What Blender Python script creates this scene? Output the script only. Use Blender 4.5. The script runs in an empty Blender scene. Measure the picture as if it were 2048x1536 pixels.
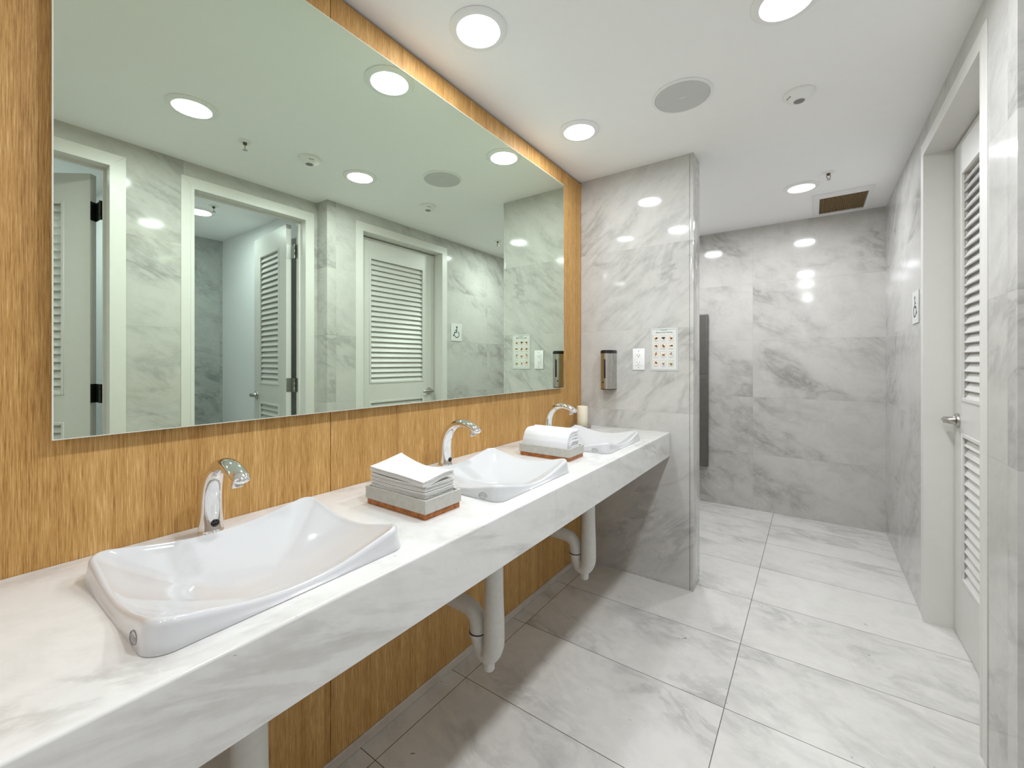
import bpy, bmesh, math, random
from mathutils import Vector, Matrix

random.seed(7)
C = bpy.context.scene.collection
PI = math.pi
sc = bpy.context.scene

# ------------------------------------------------------------------ camera
cam_d = bpy.data.cameras.new('camera')
cam = bpy.data.objects.new('camera', cam_d)
C.objects.link(cam)
cam.location = (1.2225, 0.0, 1.2761)
cam.rotation_euler = (PI / 2, 0, math.radians(35.297))
cam_d.sensor_width = 36.0
cam_d.lens = 847.54 / 2048 * 36
cam_d.shift_y = -(768 - 724.03) / 2048
cam_d.clip_start = 0.02
sc.camera = cam

# ------------------------------------------------------------------ world, exposure, lamp strengths
world = bpy.data.worlds.new('world')
sc.world = world
world.use_nodes = True
world.node_tree.nodes['Background'].inputs[0].default_value = (0.9, 0.93, 1.0, 1)
world.node_tree.nodes['Background'].inputs[1].default_value = 0.35
sc.view_settings.view_transform = 'Standard'
sc.view_settings.look = 'None'
sc.view_settings.gamma = 1
sc.view_settings.use_curve_mapping = False
sc.view_settings.exposure = 0.2
sc.cycles.use_denoising = True
sc.cycles.max_bounces = 12
sc.cycles.diffuse_bounces = 8
sc.cycles.glossy_bounces = 6
sc.cycles.sample_clamp_indirect = 6
LAMP_W = 10.3          # watts of every ceiling downlight
ROW_W = 5.0           # the dimmer row over the counter
LAMP_COL = (0.91, 0.94, 0.995)
COOL_COL = (0.86, 0.94, 1.0)
LENS_EMIT = 6.0

# ------------------------------------------------------------------ dimensions
H = 2.44
P = 2.5016            # front face of the partition
W1 = 0.686            # free end of the partition
PT = 0.1536           # its thickness
B = 4.1935            # back wall
R = 1.6722            # right wall beyond the jog
R2 = 1.80             # right wall on the camera side of the jog
RI = 1.92             # inner face of both
JOG = 1.71
XC = 0.559            # counter front
ZC = 0.874
ZCB = 0.7366
Y0 = -1.6             # wall behind the camera
XS = 3.486            # back wall of the toilet rooms

# ------------------------------------------------------------------ materials
MATS = {}


class NT:
    def __init__(self, name):
        self.m = bpy.data.materials.new(name)
        self.m.use_nodes = True
        self.t = self.m.node_tree
        self.b = self.t.nodes['Principled BSDF']

    def n(self, typ, **kw):
        nd = self.t.nodes.new(typ)
        for k, v in kw.items():
            setattr(nd, k, v)
        return nd

    def link(self, a, b):
        self.t.links.new(a, b)

    def math(self, op, a, b=None, c=None):
        nd = self.n('ShaderNodeMath', operation=op)
        for i, v in enumerate((a, b, c)):
            if v is None:
                continue
            if isinstance(v, (int, float)):
                nd.inputs[i].default_value = v
            else:
                self.link(v, nd.inputs[i])
        return nd.outputs[0]

    def ramp(self, fac, stops):
        r = self.n('ShaderNodeValToRGB')
        e = r.color_ramp.elements
        e[0].position, e[0].color = stops[0][0], (*stops[0][1], 1)
        e[1].position, e[1].color = stops[-1][0], (*stops[-1][1], 1)
        for p_, c_ in stops[1:-1]:
            k = e.new(p_)
            k.color = (*c_, 1)
        self.link(fac, r.inputs[0])
        return r.outputs[0]

    def mix(self, fac, a, b, mode='MIX'):
        nd = self.n('ShaderNodeMix', data_type='RGBA', blend_type=mode)
        for i, v in ((0, fac), (6, a), (7, b)):
            if isinstance(v, (int, float)):
                nd.inputs[i].default_value = v
            elif isinstance(v, tuple):
                nd.inputs[i].default_value = (*v, 1)
            else:
                self.link(v, nd.inputs[i])
        return nd.outputs[2]

    def noise(self, vec, scale, detail=4, rough=0.55, dist=0.0):
        nd = self.n('ShaderNodeTexNoise')
        nd.inputs['Scale'].default_value = scale
        nd.inputs['Detail'].default_value = detail
        nd.inputs['Roughness'].default_value = rough
        nd.inputs['Distortion'].default_value = dist
        self.link(vec, nd.inputs['Vector'])
        return nd.outputs['Fac']

    def mapping(self, vec, scale=(1, 1, 1), rot=(0, 0, 0), loc=(0, 0, 0)):
        nd = self.n('ShaderNodeMapping')
        nd.inputs['Scale'].default_value = scale
        nd.inputs['Rotation'].default_value = rot
        nd.inputs['Location'].default_value = loc
        self.link(vec, nd.inputs['Vector'])
        return nd.outputs[0]

    def bump(self, h, strength, dist=0.002):
        nd = self.n('ShaderNodeBump')
        nd.inputs['Strength'].default_value = strength
        nd.inputs['Distance'].default_value = dist
        self.link(h, nd.inputs['Height'])
        self.link(nd.outputs[0], self.b.inputs['Normal'])


def plain(name, col, rough=0.5, metal=0.0, noise=0.03, nscale=20, emit=None, coat=0.0, spec=0.5, bump=0.0, bscale=200):
    t = NT(name)
    tc = t.n('ShaderNodeTexCoord').outputs['Object']
    f = t.noise(tc, nscale, 3)
    a = tuple(max(0, c * (1 - noise)) for c in col)
    b = tuple(min(1, c * (1 + noise)) for c in col)
    t.link(t.ramp(f, [(0.3, a), (0.7, b)]), t.b.inputs['Base Color'])
    t.b.inputs['Roughness'].default_value = rough
    t.b.inputs['Metallic'].default_value = metal
    t.b.inputs['Coat Weight'].default_value = coat
    t.b.inputs['Coat Roughness'].default_value = 0.03
    t.b.inputs['Specular IOR Level'].default_value = spec
    if emit:
        t.b.inputs['Emission Color'].default_value = (*emit[0], 1)
        t.b.inputs['Emission Strength'].default_value = emit[1]
    if bump:
        t.bump(t.noise(tc, bscale, 2), bump)
    MATS[name] = t.m
    return t.m


def marble(name, base, vein, axes=('x', 'z'), grid=None, joint=(0.0015, (0.3, 0.28, 0.25), 0.5), rough=0.1,
           rot=(0, 0, 0), stretch=(1, 1, 1), amount=0.6, cloud=0.25, specks=0.0, warm=None, hard=0.0, seed=0.0):
    """polished stone; every slab of the grid gets its own cut of the veins"""
    t = NT(name)
    pos = t.n('ShaderNodeNewGeometry').outputs['Position']
    vec = pos
    mask = None
    if grid:
        sep = t.n('ShaderNodeSeparateXYZ')
        t.link(pos, sep.inputs[0])
        ids = []
        for ax, (off, size) in zip(axes, grid):
            v = sep.outputs['xyz'.index(ax)]
            q = t.math('DIVIDE', t.math('SUBTRACT', v, off), size)
            ids.append(t.math('FLOOR', q))
            fr = t.math('FRACT', q)
            d = t.math('MULTIPLY', t.math('MINIMUM', fr, t.math('SUBTRACT', 1.0, fr)), size)
            mk = t.math('LESS_THAN', d, joint[0] / 2)
            mask = mk if mask is None else t.math('MAXIMUM', mask, mk)
        cmb = t.n('ShaderNodeCombineXYZ')
        t.link(ids[0], cmb.inputs[0])
        t.link(ids[1], cmb.inputs[1])
        cmb.inputs[2].default_value = seed
        wn = t.n('ShaderNodeTexWhiteNoise', noise_dimensions='3D')
        t.link(cmb.outputs[0], wn.inputs['Vector'])
        vm = t.n('ShaderNodeVectorMath', operation='MULTIPLY_ADD')
        t.link(wn.outputs['Color'], vm.inputs[0])
        vm.inputs[1].default_value = (7, 7, 7)
        t.link(pos, vm.inputs[2])
        vec = vm.outputs[0]
        tone = wn.outputs['Value']
    mp = t.mapping(t.mapping(vec, rot=rot), scale=stretch)
    n1 = t.noise(mp, 1.6, 6, 0.6, 0.4)
    n2 = t.noise(mp, 4.5, 6, 0.62, 0.5)
    n3 = t.noise(vec, 8, 8, 0.72, 0.8)
    # soft streaks
    s1 = t.math('SMOOTH_MAX', t.math('SUBTRACT', 0.5, t.math('ABSOLUTE', t.math('SUBTRACT', n2, 0.5))), 0.0, 0.1)
    veinf = t.n('ShaderNodeMapRange', interpolation_type='SMOOTHSTEP')
    t.link(s1, veinf.inputs[0])
    veinf.inputs[1].default_value = 0.40 if hard == 0 else 0.47
    veinf.inputs[2].default_value = 0.505
    big = t.n('ShaderNodeMapRange', interpolation_type='SMOOTHSTEP')
    t.link(n1, big.inputs[0])
    big.inputs[1].default_value = 0.42
    big.inputs[2].default_value = 0.72
    f = t.math('MULTIPLY', t.math('MULTIPLY', veinf.outputs[0], t.math('ADD', t.math('MULTIPLY', big.outputs[0], 0.9), 0.12)), amount)
    f = t.math('ADD', f, t.math('MULTIPLY', big.outputs[0], cloud))
    f = t.math('ADD', f, t.math('MULTIPLY', t.math('SUBTRACT', n3, 0.5), cloud * 0.6 + 0.42))
    if grid:
        f = t.math('ADD', f, t.math('MULTIPLY', tone, 0.06))
    f = t.math('MAXIMUM', t.math('MINIMUM', f, 1.0), 0.0)
    col = t.mix(f, base, vein)
    if warm:
        w = t.n('ShaderNodeMapRange', interpolation_type='SMOOTHSTEP')
        t.link(t.noise(vec, 2.7, 3, 0.5), w.inputs[0])
        w.inputs[1].default_value = 0.45
        w.inputs[2].default_value = 0.75
        col = t.mix(t.math('MULTIPLY', w.outputs[0], 0.5), col, warm)
    if specks:
        sp = t.noise(vec, 28, 3, 0.6, 0.5)
        k = t.math('MULTIPLY', t.math('GREATER_THAN', sp, 0.745), specks)
        col = t.mix(k, col, (0.16, 0.15, 0.13))
    if mask is not None:
        col = t.mix(t.math('MULTIPLY', mask, joint[2]), col, joint[1])
    t.link(col, t.b.inputs['Base Color'])
    t.b.inputs['Roughness'].default_value = rough
    MATS[name] = t.m
    return t.m


def wood_mat():
    t = NT('oak_veneer')
    pos = t.n('ShaderNodeNewGeometry').outputs['Position']
    sep = t.n('ShaderNodeSeparateXYZ')
    t.link(pos, sep.inputs[0])
    band = t.noise(t.mapping(pos, (1, 22, 0.45)), 1.0, 3, 0.55, 0.35)
    fine = t.noise(t.mapping(pos, (1, 560, 14)), 1.0, 3, 0.75)
    mid = t.noise(t.mapping(pos, (1, 110, 1.6)), 1.0, 4, 0.6, 0.3)
    vein = t.noise(t.mapping(pos, (1, 60, 0.8), loc=(3, 1, 2)), 1.0, 2, 0.5, 0.6)
    f = t.math('ADD', t.math('MULTIPLY', band, 0.20), t.math('MULTIPLY', fine, 0.64))
    f = t.math('ADD', f, t.math('MULTIPLY', mid, 0.16))
    col = t.ramp(f, [(0.37, (0.25, 0.115, 0.026)), (0.46, (0.44, 0.235, 0.066)), (0.54, (0.55, 0.32, 0.108)), (0.64, (0.76, 0.50, 0.22))])
    dk = t.math('MULTIPLY', t.math('GREATER_THAN', vein, 0.70), 0.22)
    col = t.mix(dk, col, (0.30, 0.16, 0.06))
    t.link(col, t.b.inputs['Base Color'])
    t.b.inputs['Roughness'].default_value = 0.5
    t.b.inputs['Specular IOR Level'].default_value = 0.35
    t.bump(f, 0.25, 0.0006)
    MATS['oak'] = t.m


wood_mat()
marble('marble_floor', (0.66, 0.645, 0.61), (0.30, 0.295, 0.28), ('x', 'y'), ((0.0806, 0.877), (1.7278, 0.4364)),
       (0.0026, (0.07, 0.06, 0.045), 0.95), rough=0.22, rot=(0, 0, 0.3), stretch=(0.8, 1.5, 1), amount=0.45, cloud=0.26, specks=0.8)
marble('marble_partition', (0.55, 0.54, 0.515), (0.25, 0.245, 0.23), ('x', 'z'), ((-0.3, 3.0), (0.013, 0.486)),
       (0.0016, (0.40, 0.37, 0.33), 0.5), rough=0.06, rot=(0, 0.72, 0), stretch=(0.7, 1, 1.9), amount=0.55, cloud=0.24, seed=3)
marble('marble_wall_x', (0.54, 0.525, 0.49), (0.24, 0.23, 0.205), ('x', 'z'), ((-0.08, 0.885), (-0.006, 0.49)),
       (0.0018, (0.36, 0.33, 0.29), 0.5), rough=0.08, rot=(0, -0.5, 0), stretch=(0.8, 1, 1.5), amount=0.45, cloud=0.42, seed=5)
marble('marble_wall_y', (0.55, 0.54, 0.515), (0.27, 0.265, 0.25), ('y', 'z'), ((0.90, 0.88), (0.013, 0.486)),
       (0.0018, (0.36, 0.34, 0.30), 0.5), rough=0.08, rot=(0.5, 0, 0), stretch=(1, 0.7, 1.7), amount=0.5, cloud=0.38, seed=9)
marble('marble_stall', (0.46, 0.475, 0.455), (0.20, 0.215, 0.205), ('y', 'z'), ((0.8, 0.9), (0.013, 0.486)),
       (0.0018, (0.3, 0.3, 0.27), 0.5), rough=0.15, rot=(0.5, 0, 0), stretch=(1, 0.8, 1.6), amount=0.5, cloud=0.4, seed=13)
marble('marble_counter', (0.69, 0.685, 0.665), (0.36, 0.35, 0.32), rough=0.09, rot=(0.32, 0, 0.3), stretch=(1.6, 0.35, 3.2),
       amount=0.6, cloud=0.16, specks=0.45)
marble('marble_base', (0.60, 0.53, 0.45), (0.34, 0.29, 0.24), rough=0.4, amount=0.4, cloud=0.3)
plain('ceiling_paint', (0.87, 0.87, 0.87), 0.9, noise=0.006, bump=0.05, bscale=400)
plain('wall_paint', (0.80, 0.81, 0.82), 0.6, noise=0.008)
plain('door_paint', (0.66, 0.65, 0.62), 0.38, noise=0.012)
plain('trim_paint', (0.68, 0.67, 0.64), 0.38, noise=0.012)
plain('porcelain', (0.60, 0.605, 0.615), 0.07, noise=0.004, coat=0.6)
plain('chrome', (0.86, 0.86, 0.86), 0.045, metal=1.0, noise=0.01)
plain('brushed_steel', (0.52, 0.50, 0.46), 0.26, metal=1.0, noise=0.05, nscale=60)
plain('satin_nickel', (0.46, 0.44, 0.40), 0.3, metal=1.0, noise=0.03)
plain('steel_cabinet', (0.13, 0.125, 0.11), 0.45, metal=0.4, noise=0.05)
plain('dark_hinge', (0.035, 0.04, 0.035), 0.4, metal=0.6)
plain('grey_hinge', (0.33, 0.34, 0.32), 0.35, metal=0.9)
plain('black_plastic', (0.012, 0.012, 0.012), 0.25)
plain('sensor_black', (0.004, 0.004, 0.006), 0.12, coat=0.5)
plain('white_plastic', (0.80, 0.80, 0.80), 0.35, noise=0.004)
plain('lamp_trim', (0.82, 0.82, 0.82), 0.45, noise=0.004)
plain('lamp_lens', (0.9, 0.9, 0.9), 0.4, emit=((1.0, 0.99, 0.97), LENS_EMIT))
plain('lamp_lens_cool', (0.9, 0.9, 0.9), 0.4, emit=((0.94, 0.98, 1.0), LENS_EMIT))
plain('speaker_grille', (0.56, 0.56, 0.56), 0.7, noise=0.12, nscale=900)
plain('sensor_grey', (0.22, 0.22, 0.21), 0.5)
plain('brass_dark', (0.16, 0.12, 0.06), 0.35, metal=0.8)
plain('vent_filter', (0.20, 0.135, 0.06), 0.95, noise=0.35, nscale=300)
plain('concrete', (0.46, 0.45, 0.41), 0.75, noise=0.07, nscale=80, bump=0.15, bscale=300)
plain('amber_base', (0.33, 0.105, 0.016), 0.4, noise=0.45, nscale=90)
plain('paper_towel', (0.72, 0.715, 0.69), 0.95, noise=0.02, nscale=150, bump=0.2, bscale=700)
plain('linen_towel', (0.70, 0.70, 0.715), 0.9, noise=0.01, nscale=150, bump=0.1, bscale=500)
plain('candle_wax', (0.82, 0.77, 0.62), 0.45, noise=0.02)
MATS['candle_wax'].node_tree.nodes['Principled BSDF'].inputs['Subsurface Weight'].default_value = 0.3
MATS['candle_wax'].node_tree.nodes['Principled BSDF'].inputs['Subsurface Radius'].default_value = (0.02, 0.014, 0.008)
plain('wick', (0.03, 0.025, 0.02), 0.9)
plain('dish_stone', (0.33, 0.30, 0.24), 0.7, noise=0.15, nscale=60)
plain('pipe_wrap', (0.66, 0.655, 0.62), 0.6, noise=0.04, nscale=60, bump=0.2, bscale=120)
plain('gap_dark', (0.02, 0.014, 0.01), 0.9)
plain('tie_dark', (0.05, 0.03, 0.035), 0.6)
plain('sign_white', (0.66, 0.67, 0.65), 0.3, noise=0.004)
plain('sign_cream', (0.72, 0.70, 0.63), 0.4)
plain('sign_ink', (0.05, 0.06, 0.07), 0.5)
plain('sign_brown', (0.34, 0.20, 0.12), 0.5)
plain('sign_tan', (0.62, 0.38, 0.24), 0.5)
plain('sign_olive', (0.42, 0.36, 0.16), 0.5)
plain('sign_grey', (0.45, 0.42, 0.40), 0.5)
plain('ink_green_black', (0.01, 0.03, 0.02), 0.4)
plain('logo_grey', (0.20, 0.20, 0.22), 0.4)
plain('mirror_edge', (0.75, 0.80, 0.72), 0.2, noise=0.01)
plain('mirror_silver', (0.755, 0.86, 0.73), 0.0, metal=1.0, noise=0.0)
plain('seam_grey', (0.42, 0.40, 0.35), 0.6)


# ------------------------------------------------------------------ mesh helpers
class MB:
    """collects shapes into one mesh"""

    def __init__(self):
        self.bm = bmesh.new()
        self.mats = []

    def mi(self, mat):
        if mat not in self.mats:
            self.mats.append(mat)
        return self.mats.index(mat)

    def _fin(self, faces, mat, smooth=False):
        i = self.mi(mat)
        for f in faces:
            f.material_index = i
            f.smooth = smooth

    def box(self, x0, x1, y0, y1, z0, z1, mat, bev=0.0, seg=2, M=None):
        before = set(self.bm.faces)
        r = bmesh.ops.create_cube(self.bm, size=1)
        vs = r['verts']
        bmesh.ops.scale(self.bm, vec=(x1 - x0, y1 - y0, z1 - z0), verts=vs)
        bmesh.ops.translate(self.bm, vec=((x0 + x1) / 2, (y0 + y1) / 2, (z0 + z1) / 2), verts=vs)
        if bev:
            ed = list({e for v in vs for e in v.link_edges})
            bmesh.ops.bevel(self.bm, geom=ed, offset=bev, segments=seg, profile=0.5, affect='EDGES', clamp_overlap=True)
        new = [f for f in self.bm.faces if f not in before]
        if M is not None:
            bmesh.ops.transform(self.bm, matrix=M, verts=list({v for f in new for v in f.verts}))
        self._fin(new, mat, bool(bev))
        return self

    def lathe(self, prof, mat, cx=0, cy=0, cz=0, n=48, axis='z', M=None, cap0=True, cap1=True):
        """prof: list of (radius, height)"""
        rings = []
        for r, h in prof:
            ring = []
            for k in range(n):
                a = 2 * PI * k / n
                v = Vector((r * math.cos(a), r * math.sin(a), h))
                if axis == 'x':
                    v = Vector((v.z, v.x, v.y))
                elif axis == 'y':
                    v = Vector((v.x, v.z, v.y))
                if M is not None:
                    v = M @ v
                ring.append(self.bm.verts.new(v + Vector((cx, cy, cz))))
            rings.append(ring)
        fs = []
        for a, b in zip(rings, rings[1:]):
            for k in range(n):
                fs.append(self.bm.faces.new((a[k], a[(k + 1) % n], b[(k + 1) % n], b[k])))
        if cap0:
            fs.append(self.bm.faces.new(rings[0][::-1]))
        if cap1:
            fs.append(self.bm.faces.new(rings[-1]))
        self._fin(fs, mat, True)
        return self

    def tube(self, pts, rad, mat, n=20, squash=None, up=Vector((0, 1, 0)), caps=True, sub=1):
        """tube along pts; rad number or list; squash = list of (a,b) factors across up and in-plane"""
        pts = [Vector(p) for p in pts]
        rings = []
        for i, p in enumerate(pts):
            d = (pts[min(i + 1, len(pts) - 1)] - pts[max(i - 1, 0)]).normalized()
            s = up.cross(d)
            if s.length < 1e-4:
                s = Vector((1, 0, 0)).cross(d)
            s.normalize()
            u = d.cross(s).normalized()
            r = rad[i] if isinstance(rad, (list, tuple)) else rad
            if isinstance(r, (list, tuple)):
                ru, rs = r
            else:
                ru = rs = r
            rings.append([self.bm.verts.new(p + s * rs * math.cos(2 * PI * k / n) + u * ru * math.sin(2 * PI * k / n)) for k in range(n)])
        fs = []
        for a, b in zip(rings, rings[1:]):
            for k in range(n):
                fs.append(self.bm.faces.new((a[k], a[(k + 1) % n], b[(k + 1) % n], b[k])))
        if caps:
            fs.append(self.bm.faces.new(rings[0][::-1]))
            fs.append(self.bm.faces.new(rings[-1]))
        self._fin(fs, mat, True)
        return self

    def prism(self, poly, x0, x1, mat, plane='yz', smooth=False):
        """poly in the given plane extruded along the third axis"""
        def mk(a, b, t):
            if plane == 'yz':
                return (t, a, b)
            if plane == 'xz':
                return (a, t, b)
            return (a, b, t)
        va = [self.bm.verts.new(mk(a, b, x0)) for a, b in poly]
        vb = [self.bm.verts.new(mk(a, b, x1)) for a, b in poly]
        fs = [self.bm.faces.new(va), self.bm.faces.new(vb[::-1])]
        n = len(poly)
        for k in range(n):
            fs.append(self.bm.faces.new((va[(k + 1) % n], va[k], vb[k], vb[(k + 1) % n])))
        self._fin(fs, mat, smooth)
        return self

    def plate(self, us, vs, holes, t0, t1, mat, plane='xy'):
        """slab over the cells of a grid with rectangular holes; holes = (u0,u1,v0,v1)"""
        us = sorted(set(round(u, 5) for u in list(us) + [h[i] for h in holes for i in (0, 1)]))
        vs = sorted(set(round(v, 5) for v in list(vs) + [h[i] for h in holes for i in (2, 3)]))

        def P3(u, v, t):
            return {'xy': (u, v, t), 'yz': (t, u, v), 'xz': (u, t, v)}[plane]
        cache = {}

        def V(i, j, k):
            if (i, j, k) not in cache:
                cache[(i, j, k)] = self.bm.verts.new(P3(us[i], vs[j], (t0, t1)[k]))
            return cache[(i, j, k)]

        def solid(i, j):
            if i < 0 or j < 0 or i >= len(us) - 1 or j >= len(vs) - 1:
                return False
            cu, cv = (us[i] + us[i + 1]) / 2, (vs[j] + vs[j + 1]) / 2
            return not any(h[0] < cu < h[1] and h[2] < cv < h[3] for h in holes)
        fs = []
        for i in range(len(us) - 1):
            for j in range(len(vs) - 1):
                if not solid(i, j):
                    continue
                for k in (0, 1):
                    fs.append(self.bm.faces.new((V(i, j, k), V(i + 1, j, k), V(i + 1, j + 1, k), V(i, j + 1, k))))
                for di, dj, a, b in ((-1, 0, (i, j), (i, j + 1)), (1, 0, (i + 1, j), (i + 1, j + 1)),
                                     (0, -1, (i, j), (i + 1, j)), (0, 1, (i, j + 1), (i + 1, j + 1))):
                    if not solid(i + di, j + dj):
                        fs.append(self.bm.faces.new((V(*a, 0), V(*b, 0), V(*b, 1), V(*a, 1))))
        self._fin(fs, mat)
        return self

    def build(self, name, parent=None, loc=None, angle=40):
        bmesh.ops.recalc_face_normals(self.bm, faces=self.bm.faces[:])
        me = bpy.data.meshes.new(name)
        self.bm.to_mesh(me)
        self.bm.free()
        for m in self.mats:
            me.materials.append(MATS[m])
        me.set_sharp_from_angle(angle=math.radians(angle))
        o = bpy.data.objects.new(name, me)
        C.objects.link(o)
        if loc is not None:
            o.location = loc
        if parent is not None:
            o.parent = parent
        return o


def thing(name, label, cat, loc=(0, 0, 0), rz=0.0, group=None):
    o = bpy.data.objects.new(name, None)
    o.empty_display_size = 0.05
    C.objects.link(o)
    o.location = loc
    o.rotation_euler = (0, 0, rz)
    tag(o, label, cat, group)
    return o


def tag(o, label=None, cat=None, group=None):
    if label:
        o['label'] = label
    if cat:
        o['category'] = cat
    if group:
        o['group'] = group
    return o


def struct(o, label, cat):
    o['kind'] = 'structure'
    return tag(o, label, cat)


def copy_tree(o, parent=None):
    c = o.copy()
    C.objects.link(c)
    if parent is not None:
        c.parent = parent
    for ch in list(o.children):
        copy_tree(ch, c)
    return c


def text_part(body, size, mat, parent, M, name='lettering', depth=0.0004):
    cu = bpy.data.curves.new(name, 'FONT')
    cu.body = body
    cu.size = size
    cu.align_x = 'CENTER'
    cu.align_y = 'CENTER'
    cu.extrude = depth
    tmp = bpy.data.objects.new('tmp_text', cu)
    C.objects.link(tmp)
    bpy.context.view_layer.update()
    me = bpy.data.meshes.new_from_object(tmp.evaluated_get(bpy.context.evaluated_depsgraph_get()))
    bpy.data.objects.remove(tmp)
    bpy.data.curves.remove(cu)
    me.transform(M)
    me.materials.clear()
    me.materials.append(MATS[mat])
    me.name = name
    o = bpy.data.objects.new(name, me)
    C.objects.link(o)
    o.parent = parent
    return o


# ================================================================== ROOM SHELL
struct(MB().plate([-0.25, XS + 0.15], [Y0 - 0.15, B + 0.15], [], -0.1, 0.0, 'marble_floor').build('floor'),
       'white marble floor tiles with thin dark joints', 'floor')
struct(MB().plate([-0.25, XS + 0.15], [Y0 - 0.15, B + 0.15], [], H, H + 0.1, 'ceiling_paint').build('ceiling'),
       'smooth white painted ceiling with round downlights', 'ceiling')

# wood clad wall behind the counter
wl = MB().box(-0.15, -0.02, Y0, B, 0, H, 'gap_dark').build('wall_left')
struct(wl, 'oak veneered wall behind mirror and marble counter', 'wall')
seams = [Y0, -1.0, -0.13, 0.75, 1.627, 2.281, P]
for a, b in zip(seams, seams[1:]):
    MB().box(-0.019, 0.0, a + 0.0013, b - 0.0013, 0.037, H - 0.012, 'oak').build('wood_panel', wl)
MB().box(-0.019, 0.0, P + PT, B, 0.0, H, 'marble_wall_y').build('stone_cladding', wl)
struct(MB().box(-0.018, 0.006, Y0 + 0.002, P - 0.001, 0, 0.036, 'marble_base', 0.003, 1).build('baseboard_left'),
       'low beige stone strip along foot of the oak wall under counter', 'baseboard')

# partition at the end of the counter
pw = MB().box(0.0, W1 - 0.022, P, P + PT, 0, H, 'marble_partition').build('wall_partition')
struct(pw, 'veined marble partition wall at the end of the counter', 'wall')
MB().box(W1 - 0.0212, W1, P, P + PT, 0, H, 'marble_partition', 0.003, 2).build('edge_slab', pw)

struct(MB().box(-0.15, R + 0.25, B, B + 0.12, 0, H, 'marble_wall_x').build('wall_back'),
       'polished grey-beige marble wall at far end of room', 'wall')
struct(MB().box(-0.15, XS + 0.1, Y0 - 0.12, Y0, 0, H, 'wall_paint').build('wall_front'),
       'plain white wall behind the camera', 'wall')
# right walls with door openings
D0 = (1.990, 2.885, 2.31)      # closed door opening (y0,y1,top)
D1 = (0.935, 1.640, 2.31)
D2 = (-0.10, 0.603, 2.31)
struct(MB().plate([JOG, B], [0, H], [(D0[0], D0[1], -0.001, D0[2])], R, RI, 'marble_wall_y', 'yz').build('wall_right'),
       'marble wall on the right around the closed louvred door', 'wall')
struct(MB().plate([Y0, JOG], [0, H], [(D1[0], D1[1], -0.001, D1[2]), (D2[0], D2[1], -0.001, D2[2])], R2, RI, 'marble_wall_y', 'yz').build('wall_near'),
       'recessed marble wall with the two open doors, seen in the mirror', 'wall')

# toilet rooms behind the open doors
struct(MB().box(XS, XS + 0.1, -0.35, 1.83, 0, H, 'marble_stall').build('wall_stall_back'),
       'dark veined marble wall at the back of the toilet room', 'wall')
struct(MB().box(RI, XS, 1.725, 1.81, 0, H, 'wall_paint').build('wall_stall_far'),
       'white painted wall of toilet room behind the open louvred door', 'wall')
struct(MB().box(RI, XS, 0.74, 0.80, 0, H, 'wall_paint').build('wall_stall_middle'),
       'white painted wall between the two toilet rooms', 'wall')
struct(MB().box(RI, XS, -0.32, -0.25, 0, H, 'wall_paint').build('wall_stall_near'),
       'white painted side wall of the nearer toilet room', 'wall')


# ================================================================== DOORS
def door_frame(y0, y1, top, xw, parent, stop=None):
    """casing on the room side and the jamb lining through the wall"""
    cw, pr = 0.046, 0.0025
    m = MB()
    # casing: side strips and head with mitres (as prisms in the wall plane)
    for poly in ([(y0 - cw, 0), (y0 + 0.002, 0), (y0 + 0.002, top - 0.002), (y0 - cw, top + cw)],
                 [(y1 - 0.002, 0), (y1 + cw, 0), (y1 + cw, top + cw), (y1 - 0.002, top - 0.002)],
                 [(y0 + 0.003, top - 0.002), (y1 - 0.003, top - 0.002), (y1 + cw - 0.0008, top + cw), (y0 - cw + 0.0008, top + cw)]):
        m.prism(poly, xw - pr, xw - 0.0004, 'trim_paint', 'yz')
    m.build('casing', parent)
    j = MB()
    j.box(xw - 0.004, RI + 0.004, y0 + 0.0005, y0 + 0.018, 0, top - 0.0005, 'trim_paint')
    j.box(xw - 0.004, RI + 0.004, y1 - 0.018, y1 - 0.0005, 0, top - 0.0005, 'trim_paint')
    j.box(xw - 0.004, RI + 0.004, y0 + 0.018, y1 - 0.018, top - 0.018, top - 0.0005, 'trim_paint')
    if stop:
        for s0, s1 in stop:
            j.box(s0, s1, y0 + 0.018, y0 + 0.030, 0, top - 0.018, 'trim_paint')
            j.box(s0, s1, y1 - 0.030, y1 - 0.018, 0, top - 0.018, 'trim_paint')
            j.box(s0, s1, y0 + 0.030, y1 - 0.030, top - 0.030, top - 0.018, 'trim_paint')
    j.build('jamb', parent)


def lever_handle(parent, x, z, side=-1, flip=1):
    """rosette and lever on the -Y face of a door lying in the XZ plane; lever points to flip*X"""
    m = MB()
    m.lathe([(0.0, 0), (0.033, 0), (0.033, 0.006), (0.031, 0.010), (0.022, 0.013), (0.016, 0.024), (0.0145, 0.046), (0.0145, 0.050), (0, 0.050)],
            'satin_nickel', x, side * 0.0003, z, 36, 'y', M=Matrix.Scale(side, 3, Vector((0, 1, 0))).to_4x4() if side == -1 else None, cap0=False, cap1=False)
    yy = side * 0.047
    m.tube([(x - flip * 0.018, yy, z), (x, yy, z + 0.001), (x + flip * 0.035, yy * 1.03, z + 0.002), (x + flip * 0.075, yy * 1.0, z), (x + flip * 0.105, yy * 0.93, z - 0.001)],
           [(0.008, 0.008), (0.012, 0.009), (0.010, 0.006), (0.010, 0.005), (0.008, 0.004)], 'satin_nickel', 16, up=Vector((0, 0, 1)))
    return m.build('handle', parent)


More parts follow.
